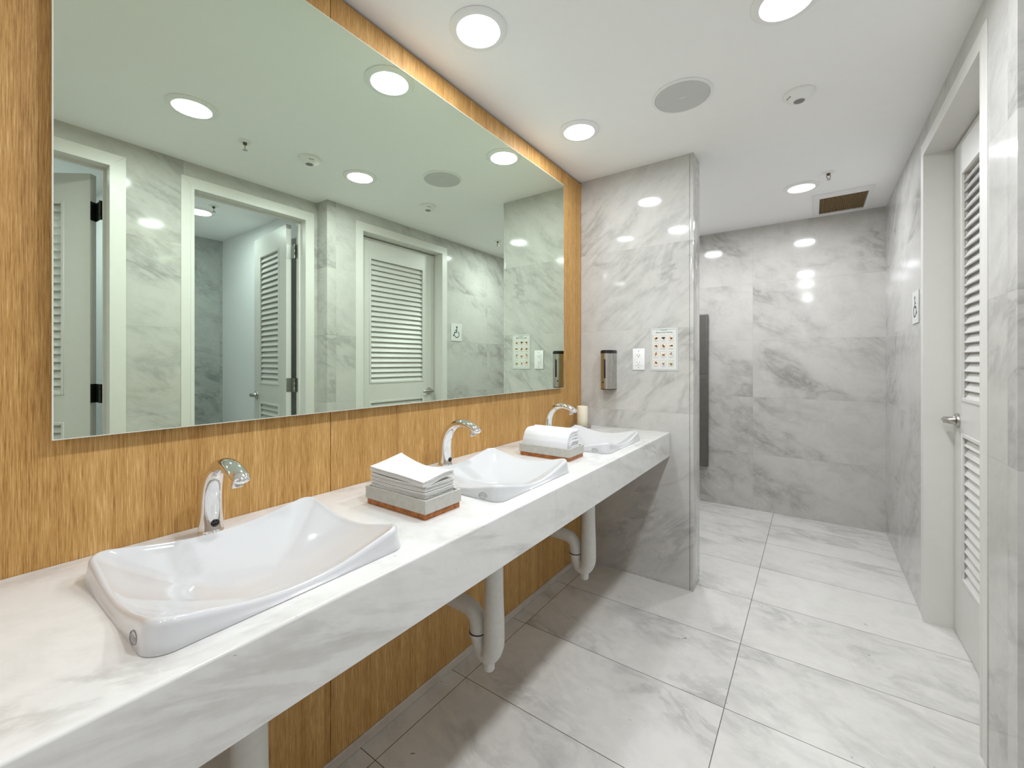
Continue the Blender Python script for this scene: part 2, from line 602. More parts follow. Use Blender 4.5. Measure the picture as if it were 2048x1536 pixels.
def louvred_door(w, h, flip, zoff=0.008):
    """leaf in local coords: hinge edge at x=0, leaf runs to +x, thickness y 0..0.035, front face y=0"""
    root = bpy.data.objects.new('door_1', None)
    C.objects.link(root)
    root['kind'] = 'structure'
    root.empty_display_size = 0.05
    leaf = bpy.data.objects.new('leaf', None)
    C.objects.link(leaf)
    leaf.parent = root
    T = 0.035
    st = 0.140
    u0, u1 = st, w - st
    up = (1.110, 2.125)
    lo = (0.300, 0.945)
    m = MB()
    m.plate([0, w], [zoff, h], [(u0, u1, up[0], up[1]), (u0, u1, lo[0], lo[1])], 0, T, 'door_paint', 'xz')
    # beading round both openings
    for z0, z1 in (up, lo):
        for y0, y1 in ((-0.005, 0.006), (T - 0.006, T + 0.005)):
            m.box(u0 - 0.010, u0 + 0.006, y0, y1, z0 - 0.010, z1 + 0.010, 'door_paint', 0.002, 1)
            m.box(u1 - 0.006, u1 + 0.010, y0, y1, z0 - 0.010, z1 + 0.010, 'door_paint', 0.002, 1)
            m.box(u0 + 0.006, u1 - 0.006, y0, y1, z0 - 0.010, z0 + 0.006, 'door_paint', 0.002, 1)
            m.box(u0 + 0.006, u1 - 0.006, y0, y1, z1 - 0.006, z1 + 0.010, 'door_paint', 0.002, 1)
    m.build('panel_frame', leaf)
    for z0, z1, nsl in ((up[0], up[1], 24), (lo[0], lo[1], 15)):
        s = MB()
        pitch = (z1 - z0) / nsl
        for k in range(nsl):
            zc = z0 + pitch * (k + 0.5)
            a = math.radians(63)
            L = 0.056
            Mx = Matrix.Translation((0, T / 2, zc)) @ Matrix.Rotation(a, 4, 'X')
            s.box(u0 + 0.001, u1 - 0.001, -L / 2, L / 2, -0.0035, 0.0035, 'door_paint', 0.0015, 1, M=Mx)
        s.build('louver_panel', leaf)
    lever_handle(leaf, w - 0.070, 1.006, -1, -1)
    return root, leaf


def hinge(parent, mat, x, y, z, M=None, wl=0.032, s=1):
    m = MB()
    m.lathe([(0.0, -0.05), (0.0065, -0.05), (0.0065, -0.018), (0.0058, -0.017), (0.0065, -0.016), (0.0065, 0.016), (0.0058, 0.017), (0.0065, 0.018), (0.0065, 0.05), (0, 0.05)],
            mat, x, y, z, 14, cap0=False, cap1=False)
    m.box(x - 0.0385, x - 0.0055, y + s * 0.0004, y + s * 0.0032, z - 0.048, z + 0.048, mat)
    return m


# closed louvred door on the right (hinged on its near side, handle at the far side)
d0, leaf0 = louvred_door(0.851, 2.283, 1)
d0.name = 'door_1'
tag(d0, 'closed white louvred door in the right marble wall with satin lever', 'door')
leaf0.location = (1.775, D0[0] + 0.0205, 0)
leaf0.rotation_euler = (0, 0, PI / 2)
# after the turn local +x runs to +y and local -y (front) faces +x, so mirror to face the room
leaf0.scale = (1, -1, 1)
leaf0.location.x = 1.775
door_frame(*D0, R, d0, stop=[(1.811, 1.825)])
for o in d0.children:
    if o.name.startswith('jamb') or o.name.startswith('casing'):
        pass


def open_door(idx, D, lab, hx, hy, ang, w, hmat, gap):
    d, leaf = louvred_door(w, 2.283, 1)
    d.name = 'door_%d' % idx
    tag(d, lab, 'door')
    # closed: leaf runs from the hinge to -y; opened by ang it swings to +x
    leaf.rotation_euler = (0, 0, -PI / 2 + math.radians(ang))
    leaf.location = (hx, hy, 0)
    door_frame(*D, R2, d, stop=[(1.868, 1.880)])
    for z in (0.30, 1.108, 2.085):
        m = MB()
        # barrel at the inside corner, one leaf on the door edge, the other on the jamb
        bx, by = gap
        m.lathe([(0.0, -0.05), (0.0065, -0.05), (0.0065, -0.018), (0.0058, -0.017), (0.0065, -0.016), (0.0065, 0.016), (0.0058, 0.017), (0.0065, 0.018), (0.0065, 0.05), (0, 0.05)],
                hmat, bx, by, z, 14, cap0=False, cap1=False)
        # jamb leaf
        m.box(bx - 0.040, bx, D[1] - 0.0212, D[1] - 0.0186, z - 0.05, z + 0.05, hmat)
        t = math.radians(ang)
        Rm = Matrix.Translation((hx, hy, z)) @ Matrix.Rotation(-PI / 2 + t, 4, 'Z')
        m.box(-0.0028, -0.0004, 0.001, 0.034, -0.05, 0.05, hmat, M=Rm)
        p0 = Rm @ Vector((-0.0016, 0.034, 0))
        dv = Vector((bx - p0.x, by - p0.y, 0))
        Rb = Matrix.Translation((p0.x, p0.y, z)) @ Matrix.Rotation(math.atan2(dv.y, dv.x), 4, 'Z')
        m.box(-0.001, dv.length, -0.0013, 0.0013, -0.05, 0.05, hmat, M=Rb)
        m.build('hinge', d)
    return d


open_door(2, D1, 'white louvred door standing open in the mirror, hinged beside the wall corner, with grey hinges',
          1.972, 1.572, 96, 0.665, 'grey_hinge', (1.930, 1.611))
open_door(3, D2, 'half-open white louvred door at the left edge of the mirror, with black hinges',
          1.985, 0.545, 52, 0.665, 'dark_hinge', (1.932, 0.576))

# ================================================================== COUNTER
sinks = [(0.182, 0.618), (0.962, 1.398), (1.742, 2.178)]
SX0, SX1 = 0.122, 0.497
ct = thing('vanity_counter', 'long white marble counter with thick front apron along the oak wall', 'counter', (0, 0, 0))
holes = [(SX0 + 0.018, SX1 - 0.018, a + 0.018, b - 0.018) for a, b in sinks]
CY0 = -1.2
MB().plate([0.0015, XC - 0.0240], [CY0, P - 0.0012], holes, ZC - 0.034, ZC, 'marble_counter').build('worktop', ct)
m = MB()
ys = [CY0, 1.1815, 2.12, P - 0.0012]
for a, b in zip(ys, ys[1:]):
    rr_ = 0.0055
    prof = [(XC - 0.024, ZCB), (XC - 0.002, ZCB), (XC, ZCB + 0.002)]
    prof += [(XC - rr_ + rr_ * math.cos(math.radians(t)), ZC - rr_ + rr_ * math.sin(math.radians(t))) for t in range(0, 91, 15)]
    prof += [(XC - 0.024, ZC)]
    m.prism(prof, a + 0.0003, b - 0.0003, 'marble_counter', 'xz')
m.build('apron', ct)


def make_sink():
    root = thing('wash_basin', '', 'sink', (0, 0, 0))
    hx, hy = (SX1 - SX0) / 2, 0.218
    rc = 0.034
    # boundary of the rounded rectangle, evenly in 4 sides
    def boundary(ins=0.0, n_side=40, n_c=10):
        X, Y, r = hx - ins, hy - ins, max(rc - ins * 0.6, 0.004)
        pts = []
        segs = [((X, -Y + r), (X, Y - r), (X - r, Y - r), 0), ((X - r, Y), (-X + r, Y), (-X + r, Y - r), 90),
                ((-X, Y - r), (-X, -Y + r), (-X + r, -Y + r), 180), ((-X + r, -Y), (X - r, -Y), (X - r, -Y + r), 270)]
        for p0, p1, c, a0 in segs:
            for k in range(n_side):
                t = k / n_side
                pts.append((p0[0] + (p1[0] - p0[0]) * t, p0[1] + (p1[1] - p0[1]) * t))
            for k in range(n_c):
                a = math.radians(a0 + 90 * k / n_c)
                pts.append((c[0] + r * math.cos(a), c[1] + r * math.sin(a)))
        return pts
    def rim(x, y):
        u, v = min(1, abs(y) / hy), x / hx
        av = min(1, abs(v))
        mid_fb = 0.0135 if v > 0 else 0.020
        cor = 0.050
        a = u ** 2.3
        b = av ** 2.3
        # blend: edges known, corners high
        e_long = mid_fb + (cor - mid_fb) * a
        e_short = 0.019 + (cor - 0.019) * b
        w = (b + 1e-6) / (a + b + 2e-6)
        return e_long * w + e_short * (1 - w) if not (a > 0.999 and b > 0.999) else cor
    bot = -0.040
    cxd, cyd = 0.030, 0.0
    outer = boundary(0)
    N = len(outer)
    bm = bmesh.new()
    def ring(pts, zs):
        return [bm.verts.new((p[0], p[1], z)) for p, z in zip(pts, zs)]
    rings = []
    inner = boundary(0.0125)
    rz = [rim(*p) for p in outer]
    # inner bowl, from the drain outward
    M_ = 22
    c0 = bm.verts.new((cxd, cyd, bot))
    for k in range(1, M_ + 1):
        r = k / M_
        s = max(0.0, (r - 0.12) / 0.88)
        f = 0.35 * s ** 1.15 + 0.65 * s ** 2.1
        rings.append(ring([(cxd + r * (p[0] - cxd), cyd + r * (p[1] - cyd)) for p in inner],
                          [bot + 0.0 * s + (z - 0.0035 - bot) * f for z in rz]))
    # rolled rim
    for ins, dz in ((0.0095, -0.0007), (0.0072, 0.0), (0.0048, -0.0008), (0.0026, -0.0028), (0.0010, -0.0060), (0.0004, -0.0095)):
        rings.append(ring(boundary(ins), [z + dz for z in rz]))
    def scaled(e, zfun):
        return ring([(p[0] * (1 + e / hx), p[1] * (1 + e / hy)) for p in outer], [zfun(z) for z in rz])
    rings.append(scaled(0.0018, lambda z: max(0.004, (z - 0.0095) * 0.5)))
    rings.append(scaled(0.0045, lambda z: 0.0018))
    rings.append(scaled(0.0038, lambda z: 0.0006))
    # underside, down through the cut-out
    rings.append(ring(boundary(0.021), [0.0006] * N))
    rings.append(ring(boundary(0.025), [-0.030] * N))
    rings.append(ring([(cxd + 0.6 * (p[0] - cxd), p[1] * 0.6) for p in inner], [-0.056] * N))
    rings.append(ring([(cxd + 0.12 * (p[0] - cxd), p[1] * 0.1) for p in inner], [-0.062] * N))
    for k in range(N):
        bm.faces.new((c0, rings[0][k], rings[0][(k + 1) % N]))
    for a, b in zip(rings, rings[1:]):
        for k in range(N):
            bm.faces.new((a[k], b[k], b[(k + 1) % N], a[(k + 1) % N]))
    bm.faces.new(rings[-1][::-1])
    for f in bm.faces:
        f.smooth = True
    mb = MB()
    mb.bm.free()
    mb.bm = bm
    mb.mi('porcelain')
    mb.build('basin', root, angle=80)
    # oval maker's stamp on the near end, close to the front corner
    st = MB()
    bx, by, bz = 0.1300, -hy - 0.0030, 0.0125

    def off(z):     # the end wall leans in slightly; keep the stamp on its surface
        return 0.20 * (z - bz) if z < 0.0150 else 0.20 * (0.0150 - bz) + 0.11 * (z - 0.0150)
    ro, ri = (0.0150, 0.0085), (0.0144, 0.0079)
    n = 40
    def el(r, y):
        return [st.bm.verts.new((bx + r[0] * math.cos(2 * PI * k / n), y + off(bz + r[1] * math.sin(2 * PI * k / n)), bz + r[1] * math.sin(2 * PI * k / n))) for k in range(n)]
    A, A2, B2, B_ = el(ro, by + 0.002), el(ro, by), el(ri, by), el(ri, by + 0.002)
    fs = []
    for p, q in ((A, A2), (A2, B2), (B2, B_)):
        for k in range(n):
            fs.append(st.bm.faces.new((p[k], p[(k + 1) % n], q[(k + 1) % n], q[k])))
    st._fin(fs, 'logo_grey', False)
    stamp = st.build('stamp', root)
    Mt = Matrix.Translation((bx, by - 0.0002, bz)) @ Matrix.Rotation(math.radians(78.5), 4, 'X')
    text_part('KOHLER', 0.0062, 'sign_grey', stamp, Mt, 'lettering', 0.0003)
    return root


sk = make_sink()
labs = ['white rectangular basin with raised corners nearest the camera',
        'white rectangular basin with raised corners between the two towel trays',
        'white rectangular basin with raised corners next to the marble partition']
for i, (a, b) in enumerate(sinks):
    o = sk if i == 0 else copy_tree(sk)
    o.location = ((SX0 + SX1) / 2, (a + b) / 2, ZC)
    tag(o, labs[i], 'sink', 'basins set into the marble counter')


# ================================================================== FAUCETS
def catmull(pts, n=8):
    out = []
    P_ = [Vector(p) for p in pts]
    P_ = [P_[0] * 2 - P_[1]] + P_ + [P_[-1] * 2 - P_[-2]]
    for i in range(1, len(P_) - 2):
        for k in range(n):
            t = k / n
            a, b, c, d = P_[i - 1], P_[i], P_[i + 1], P_[i + 2]
            out.append(0.5 * ((2 * b) + (c - a) * t + (2 * a - 5 * b + 4 * c - d) * t * t + (3 * b - a - 3 * c + d) * t ** 3))
    out.append(P_[-2])
    return out


def make_faucet():
    root = thing('sensor_faucet', '', 'faucet')
    key = [(0.000, 0, 0.000), (0.000, 0, 0.006), (0.000, 0, 0.016), (0.000, 0, 0.045), (0.001, 0, 0.080), (0.008, 0, 0.112), (0.025, 0, 0.142),
           (0.052, 0, 0.164), (0.086, 0, 0.1725), (0.118, 0, 0.1690), (0.146, 0, 0.1590), (0.163, 0, 0.1510), (0.169, 0, 0.1480), (0.1712, 0, 0.1468)]
    rads = [(0.0270, 0.0285), (0.0268, 0.0283), (0.0252, 0.0255), (0.0248, 0.0240), (0.0240, 0.0222), (0.0225, 0.0198), (0.0210, 0.0175),
            (0.0195, 0.0155), (0.0190, 0.0145), (0.0195, 0.0135), (0.0195, 0.0125), (0.0170, 0.0095), (0.0120, 0.0060), (0.003, 0.0015)]
    pts = catmull(key, 6)
    rr = catmull([(a, b, 0) for a, b in rads], 6)
    MB().tube(pts, [(r.x, r.y) for r in rr], 'chrome', 36, up=Vector((0, 1, 0)), caps=True).build('body', root)
    # tube(): 'up' x dir = side vector; here r=(across, in-plane)
    ae = MB()
    Ma = Matrix.Rotation(math.radians(-14), 4, 'Y')
    ae.lathe([(0.0, 0.0), (0.0105, 0.0), (0.0115, 0.002), (0.0115, 0.012), (0.009, 0.013), (0.009, 0.020), (0.0, 0.020)], 'chrome', 0.141, 0, 0.1300, 24, M=Ma, cap0=False, cap1=False)
    ae.build('aerator', root)
    # oval inset plate on the front, with the round black eye
    pl = MB()
    n = 40
    c, rz_, ry = 0.062, 0.047, 0.0165
    rings = []
    for s, dx in ((1.04, -0.0030), (1.02, 0.0006), (0.93, 0.0012), (0.5, 0.0016), (0.02, 0.0018)):
        ring = []
        for k in range(n):
            a = 2 * PI * k / n
            yy, zz = s * ry * math.cos(a), c + s * rz_ * math.sin(a)
            # body front surface at that height
            t = min(1, max(0, (zz - 0.016) / 0.096))
            cx = 0.000 + (0.0 if zz < 0.08 else (zz - 0.08) * 0.22)
            ax_, by_ = 0.0243 - 0.004 * t, 0.0250 - 0.002 * t
            fx = cx + ax_ * math.sqrt(max(0.05, 1 - (yy / by_) ** 2))
            ring.append(pl.bm.verts.new((fx + dx, yy, zz)))
        rings.append(ring)
    fs = []
    for A, B_ in zip(rings, rings[1:]):
        for k in range(n):
            fs.append(pl.bm.faces.new((A[k], A[(k + 1) % n], B_[(k + 1) % n], B_[k])))
    fs.append(pl.bm.faces.new(rings[-1]))
    pl._fin(fs, 'chrome', True)
    plate = pl.build('sensor_plate', root)
    MB().lathe([(0.0, 0.0), (0.0088, 0.0), (0.0088, 0.0035), (0.0076, 0.0045), (0, 0.0045)], 'sensor_black', 0.0228, 0, 0.0285, 28, 'x', cap0=False, cap1=False).build('sensor_eye', plate)
    MB().lathe([(0.0, 0.0), (0.0016, 0.0), (0.0016, 0.002), (0, 0.002)], 'sensor_black', 0.0226, 0, 0.092, 12, 'x', cap0=False, cap1=False).build('screw', plate)
    return root


fc = make_faucet()
flabs = ['chrome gooseneck sensor faucet behind the basin nearest the camera',
         'chrome gooseneck sensor faucet behind the middle basin',
         'chrome gooseneck sensor faucet beside the candle, partly behind folded towels']
for i, y in enumerate((0.405, 1.188, 1.965)):
    o = fc if i == 0 else copy_tree(fc)
    o.location = (0.066, y, ZC)
    tag(o, flabs[i], 'faucet', 'sensor faucets along the counter')


# ================================================================== TRAPS UNDER THE COUNTER
def make_trap(top):
    root = thing('wrapped_drain_pipe', '', 'pipe')
    r = 0.033
    k1 = catmull([(0, 0, top), (0, 0, 0.50), (0, 0, 0.40), (0, 0, 0.320), (-0.002, 0, 0.275), (-0.018, 0, 0.240), (-0.044, 0, 0.234), (-0.064, -0.002, 0.258), (-0.072, -0.004, 0.292)], 5)
    rr = catmull([(0.032, 0, 0), (0.033, 0, 0), (0.036, 0, 0), (0.0375, 0, 0), (0.037, 0, 0), (0.034, 0, 0), (0.030, 0, 0), (0.027, 0, 0), (0.0255, 0, 0)], 5)
    MB().tube(k1, [v.x for v in rr], 'pipe_wrap', 24, up=Vector((0, 1, 0))).build('trap_cover', root)
    MB().lathe([(0.0, 0.0), (0.017, 0.0), (0.020, 0.004), (0.021, 0.034), (0, 0.034)], 'pipe_wrap', -0.022, 0, 0.181, 24, cap0=False, cap1=False).build('cleanout_cap', root)
    k2 = catmull([(-0.072, -0.004, 0.286), (-0.070, -0.004, 0.312), (-0.074, -0.004, 0.345), (-0.096, -0.003, 0.370), (-0.135, 0, 0.378), (-0.190, 0, 0.380), (-0.245, 0, 0.380)], 5)
    MB().tube(k2, 0.0300, 'pipe_wrap', 24, up=Vector((0, 1, 0))).build('wall_arm_cover', root)
    MB().lathe([(0.0300, -0.003), (0.0316, -0.002), (0.0316, 0.002), (0.0300, 0.003)], 'tie_dark', -0.071, -0.004, 0.302, 24, cap0=False, cap1=False).build('cable_tie', root)
    MB().lathe([(0.0, 0), (0.046, 0.0), (0.046, 0.004), (0.036, 0.009), (0.0, 0.009)], 'pipe_wrap', -0.3045, 0, 0.380, 28, 'x', cap0=False, cap1=False).build('wall_flange', root)
    MB().tube([(-0.296, 0, 0.38), (-0.241, 0, 0.38)], 0.020, 'pipe_wrap', 16).build('wall_pipe', root)
    return root


tp = make_trap(ZC - 0.066)
tlabs = ['white wrapped drain pipe under the nearest basin, cut off by the bottom of the picture',
         'white wrapped drain pipe under the middle basin with dark tie at its bend',
         'white wrapped drain pipe under the basin next to the partition']
for i, y in enumerate((0.388, 1.186, 1.962)):
    o = tp if i == 0 else copy_tree(tp)
    o.location = (0.305, y, 0)
    tag(o, tlabs[i], 'pipe', 'drain pipes under the counter')

# ================================================================== MIRROR
mr = thing('wall_mirror', 'large frameless mirror with greenish glass hung on the oak wall', 'mirror', (0, 0, 0))
MX0, MY0, MY1, MZ0, MZ1 = 0.0309, 0.154, 2.2122, 1.1248, 2.3186
MB().box(0.024, MX0 - 0.0006, MY0, MY1, MZ0, MZ1, 'mirror_edge').build('glass_sheet', mr)
MB().box(MX0 - 0.0006, MX0, MY0 + 0.002, MY1 - 0.002, MZ0 + 0.002, MZ1 - 0.002, 'mirror_silver').build('reflecting_face', mr)
MB().plate([MY0 + 0.06, MY1 - 0.06], [MZ0 + 0.06, MZ1 - 0.06], [(MY0 + 0.14, MY1 - 0.14, MZ0 + 0.14, MZ1 - 0.14)], 0.0004, 0.024, 'gap_dark', 'yz').build('hanging_frame', mr)


# ================================================================== TOWEL TRAYS
def make_tray(lx, ly, hh):
    root = thing('towel_tray', '', 'tray')
    MB().box(-lx / 2 + 0.003, lx / 2 - 0.003, -ly / 2 + 0.003, ly / 2 - 0.003, 0.0002, 0.0160, 'amber_base', 0.001, 1).build('base', root)
    m = MB()
    w = 0.007
    # open tray: floor plus rim ring
    m.plate([-lx / 2, lx / 2], [-ly / 2, ly / 2], [(-lx / 2 + w, lx / 2 - w, -ly / 2 + w, ly / 2 - w)], 0.0162, hh, 'concrete')
    m.box(-lx / 2 + w, lx / 2 - w, -ly / 2 + w, ly / 2 - w, 0.0162, 0.021, 'concrete')
    m.build('tray_body', root)
    return root


t1 = make_tray(0.243, 0.134, 0.050)
t1.location = (0.306, 0.812, ZC)
tag(t1, 'grey stone tray on orange base holding loose flat paper towels', 'tray', 'towel trays on the counter')
t2 = copy_tree(t1)
t2.location = (0.306, 1.588, ZC)
tag(t2, 'grey stone tray on orange base holding curved folded white towels', 'tray', 'towel trays on the counter')


def sheet(lx, ly, th, bend, mat, name, folds=1, jag=0.0, seed=0):
    """a soft folded towel: grid with a bend function z(x,y)"""
    rnd = random.Random(seed)
    m = MB()
    nx, ny = 16, 8
    top, bot = [], []
    for i in range(nx + 1):
        ra, rb = [], []
        for j in range(ny + 1):
            x = -lx / 2 + lx * i / nx
            y = -ly / 2 + ly * j / ny
            z = bend(x / lx * 2, y / ly * 2)
            e = th * (0.5 if 0 < i < nx and 0 < j < ny else 0.34)
            jx = jag * rnd.uniform(-1, 1) if i in (0, nx) else 0
            ra.append(m.bm.verts.new((x + jx, y, z + e)))
            rb.append(m.bm.verts.new((x + jx, y, z - e)))
        top.append(ra)
        bot.append(rb)
    fs = []
    for i in range(nx):
        for j in range(ny):
            fs.append(m.bm.faces.new((top[i][j], top[i + 1][j], top[i + 1][j + 1], top[i][j + 1])))
            fs.append(m.bm.faces.new((bot[i][j], bot[i][j + 1], bot[i + 1][j + 1], bot[i + 1][j])))
    for i in range(nx):
        fs.append(m.bm.faces.new((top[i][0], bot[i][0], bot[i + 1][0], top[i + 1][0])))
        fs.append(m.bm.faces.new((top[i][ny], top[i + 1][ny], bot[i + 1][ny], bot[i][ny])))
    for j in range(ny):
        fs.append(m.bm.faces.new((top[0][j], top[0][j + 1], bot[0][j + 1], bot[0][j])))
        fs.append(m.bm.faces.new((top[nx][j], bot[nx][j], bot[nx][j + 1], top[nx][j + 1])))
    m._fin(fs, mat, True)
    return m.build(name, angle=50)


# flat paper towels, one object each
rnd = random.Random(3)
zz = ZC + 0.0216
NB = 19
for k in range(NB):
    th = 0.0027
    sag = 0.0000 + 0.0042 * (k / NB)
    low = k < 4
    o = sheet(0.222 if not low else 0.224, 0.106, th * 0.98, lambda u, v, s=sag: s * (u * u - 0.35) - 0.9 * s * max(0, u) * 0.5 + 0.0012 * v * v * (s / 0.004), 'paper_towel',
              'paper_towel', jag=0.0006, seed=k)
    o.location = (0.306 + rnd.uniform(-0.0022, 0.0022) + (0.004 if low else -0.002), 0.809 + rnd.uniform(-0.0018, 0.0018) + (-0.0015 if low else 0), zz + th / 2 + 0.002)
    o.rotation_euler = (0, 0, rnd.uniform(-0.010, 0.010) - (0.012 if low else 0))
    tag(o, 'white folded paper towel in the flat stack, below the curled ones', 'paper towel', 'paper towels stacked flat in the near tray')
    zz += th + (0.0004 if k != 3 else 0.0015)
NTOP = 5
for k in range(NTOP):
    th = 0.0026
    o = sheet(0.226, 0.110, th * 0.98,
              lambda u, v: 0.0030 * u * u + 0.020 * max(0, -u) ** 1.4 * (0.5 + 0.5 * v) ** 1.2 + 0.006 * math.sin(v * 1.7 + 0.4) * max(0, u) ** 2 - 0.003 * max(0, u),
              'paper_towel', 'paper_towel', jag=0.0007, seed=50 + k)
    o.location = (0.302 + rnd.uniform(-0.001, 0.002), 0.808 + rnd.uniform(-0.001, 0.001), zz + th / 2 + 0.0055)
    o.rotation_euler = (0, 0, -0.03 + rnd.uniform(-0.004, 0.004))
    if k < NTOP - 1:
        tag(o, 'white folded paper towel curling up just under the topmost one', 'paper towel', 'curled paper towels on the near stack')
    else:
        tag(o, 'topmost white paper towel with lifted corner on the near stack', 'paper towel', 'curled paper towels on the near stack')
    zz += th + 0.0003

# curved folded towels in the far tray: nested drapes, bent down on the near side
TH = 0.0085
for k in range(6):
    # centre line in (y,z): k=0 innermost/lowest
    off = k * (TH + 0.0004)
    y_far = 0.050 - 0.0008 * k
    zbase = ZC + 0.0225
    cy, cz = -0.006, zbase + 0.004
    r = 0.006 + off
    pts = []
    zt = cz + r * 1.42 + 0.012
    pts.append((y_far, zt + (0.004 if k == 5 else 0.0) - 0.002))
    pts.append((y_far - 0.018, zt + 0.0015 * math.sin(k * 2.1)))
    pts.append((cy + 0.004, zt))
    for a in (110, 130, 150, 170):
        pts.append((cy + r * 0.97 * math.cos(math.radians(a)), cz + 0.012 + r * 1.42 * math.sin(math.radians(a))))
    zend = zbase + 0.001
    if pts[-1][1] > zend + 0.004:
        pts.append((cy - r * 0.97, zend))
    cl = catmull([(0, p[0], p[1]) for p in pts], 5)
    rnd2 = random.Random(k)
    m = MB()
    L = 0.108
    loop = []
    hs = TH * 0.47
    left, right = [], []
    for i, p in enumerate(cl):
        d = (cl[min(i + 1, len(cl) - 1)] - cl[max(i - 1, 0)]).normalized()
        n_ = Vector((0, -d.z, d.y))
        e = 0.455 * (TH + 0.0004) * (1.42 * abs(n_.z) + 0.97 * abs(n_.y)) * (1 + 0.05 * math.sin(i * 1.3 + k))
        left.append(p + n_ * e)
        right.append(p - n_ * e)
    xs = [-L, -L * 0.985, 0, L * 0.985, L]
    sc_ = [0.72, 1.0, 1.0, 1.0, 0.72]
    rows = []
    for x, s in zip(xs, sc_):
        row = []
        for q, p in zip(left, cl):
            w = p + (q - p) * s
            row.append(m.bm.verts.new((x, w.y, w.z)))
        for q, p in reversed(list(zip(right, cl))):
            w = p + (q - p) * s
            row.append(m.bm.verts.new((x, w.y, w.z)))
        rows.append(row)
    fs = []
    nn = len(rows[0])
    for A, B_ in zip(rows, rows[1:]):
        for i in range(nn):
            fs.append(m.bm.faces.new((A[i], A[(i + 1) % nn], B_[(i + 1) % nn], B_[i])))
    half = nn // 2
    for row in (rows[0], rows[-1]):
        for i in range(half - 1):
            fs.append(m.bm.faces.new((row[i], row[i + 1], row[nn - 2 - i], row[nn - 1 - i])))
    m._fin(fs, 'linen_towel', True)
    o = m.build('folded_towel', angle=50)
    o.location = (0.303 + rnd2.uniform(-0.002, 0.002), 1.588, 0)
    lab = 'white folded towel bent over inside the far tray, layer of the bundle' if k < 5 else 'outermost white towel draped over the bundle in the far tray'
    tag(o, lab, 'towel', 'bent towels in the far tray')

# ================================================================== CANDLE
dish = MB().lathe([(0.0, 0.0003), (0.045, 0.0003), (0.052, 0.004), (0.0535, 0.015), (0.050, 0.0165), (0.044, 0.013), (0.042, 0.0105), (0.0, 0.0105)], 'dish_stone', 0, 0, 0, 48, cap0=False, cap1=False).build('candle_dish')
dish.location = (0.066, 2.385, ZC)
tag(dish, 'round grey-brown stone dish under the cream candle', 'dish')
cd = thing('pillar_candle', 'cream pillar candle on a stone dish in the counter corner', 'candle', (0.066, 2.385, ZC + 0.0108))
MB().lathe([(0.0, 0.0), (0.032, 0.0), (0.0335, 0.002), (0.0335, 0.114), (0.0325, 0.118), (0.0300, 0.119), (0.026, 0.114), (0.012, 0.111), (0, 0.111)], 'candle_wax', 0, 0, 0, 40, cap0=False, cap1=False).build('wax', cd)
MB().lathe([(0.0, 0.110), (0.001, 0.110), (0.001, 0.120), (0, 0.120)], 'wick', 0, 0, 0, 8, cap0=False, cap1=False).build('wick', cd)

# ================================================================== SOAP DISPENSER
sd = thing('soap_dispenser', 'stainless soap dispenser with black lid on the marble partition', 'soap dispenser', (0.199, P, 1.108))


def dshape(hw, dep, n=20):
    pts = [(hw, -0.0006)]
    for k in range(n + 1):
        a = PI * k / n
        pts.append((hw * math.cos(a), -dep * 0.45 - dep * 0.55 * math.sin(a)))
    pts.append((-hw, -0.0006))
    return pts


MB().prism(dshape(0.0425, 0.086), 0.005, 0.2205, 'brushed_steel', 'xy', True).build('steel_body', sd, angle=50)
m = MB()
m.prism(dshape(0.0432, 0.087), 0.2210, 0.236, 'black_plastic', 'xy', True)
m.prism(dshape(0.040, 0.080), 0.2362, 0.2405, 'black_plastic', 'xy', True)
m.build('lid', sd, angle=50)
MB().prism(dshape(0.041, 0.084), 0.0, 0.0046, 'black_plastic', 'xy', True).build('base', sd, angle=50)
MB().box(-0.0050, 0.0050, -0.0885, -0.0855, 0.070, 0.185, 'black_plastic', 0.001, 1).build('sight_window', sd)
MB().lathe([(0.0, 0), (0.0045, 0), (0.0045, 0.003), (0, 0.003)], 'black_plastic', -0.012, -0.0845, 0.045, 12, 'y', M=Matrix.Scale(-1, 4, Vector((0, 1, 0))), cap0=False, cap1=False).build('lock', sd)

# ================================================================== OUTLET
ol = thing('wall_outlet', 'white double outlet plate between soap dispenser and hand washing sign', 'outlet', (0.3795, P, 1.2925))
MB().box(-0.0365, 0.0365, -0.0060, -0.0004, -0.0640, 0.0640, 'white_plastic', 0.0025, 2).build('cover_plate', ol)
f = MB().box(-0.0170, 0.0170, -0.0085, -0.0055, -0.0360, 0.0360, 'white_plastic', 0.001, 1).build('receptacle', ol)
for zc in (0.021, -0.021):
    s = MB()
    s.box(-0.0085, -0.0066, -0.0089, -0.0080, zc + 0.000, zc + 0.008, 'black_plastic')
    s.box(0.0060, 0.0079, -0.0089, -0.0080, zc + 0.000, zc + 0.0065, 'black_plastic')
    s.lathe([(0.0, 0), (0.0026, 0), (0.0026, 0.0009), (0, 0.0009)], 'black_plastic', -0.0003, -0.0089, zc - 0.0065, 12, 'y', cap0=False, cap1=False)
    s.build('socket_slots', f)
b_ = MB()
b_.box(-0.0120, 0.0120, -0.0092, -0.0080, 0.0012, 0.0052, 'white_plastic', 0.0006, 1)
b_.box(-0.0120, 0.0120, -0.0092, -0.0080, -0.0052, -0.0012, 'white_plastic', 0.0006, 1)
b_.build('test_buttons', f)
for zc in (0.050, -0.050):
    MB().lathe([(0.0, 0), (0.0026, 0), (0.0026, 0.001), (0, 0.001)], 'sensor_grey', 0, -0.0068, zc, 12, 'y', cap0=False, cap1=False).build('screw', ol)


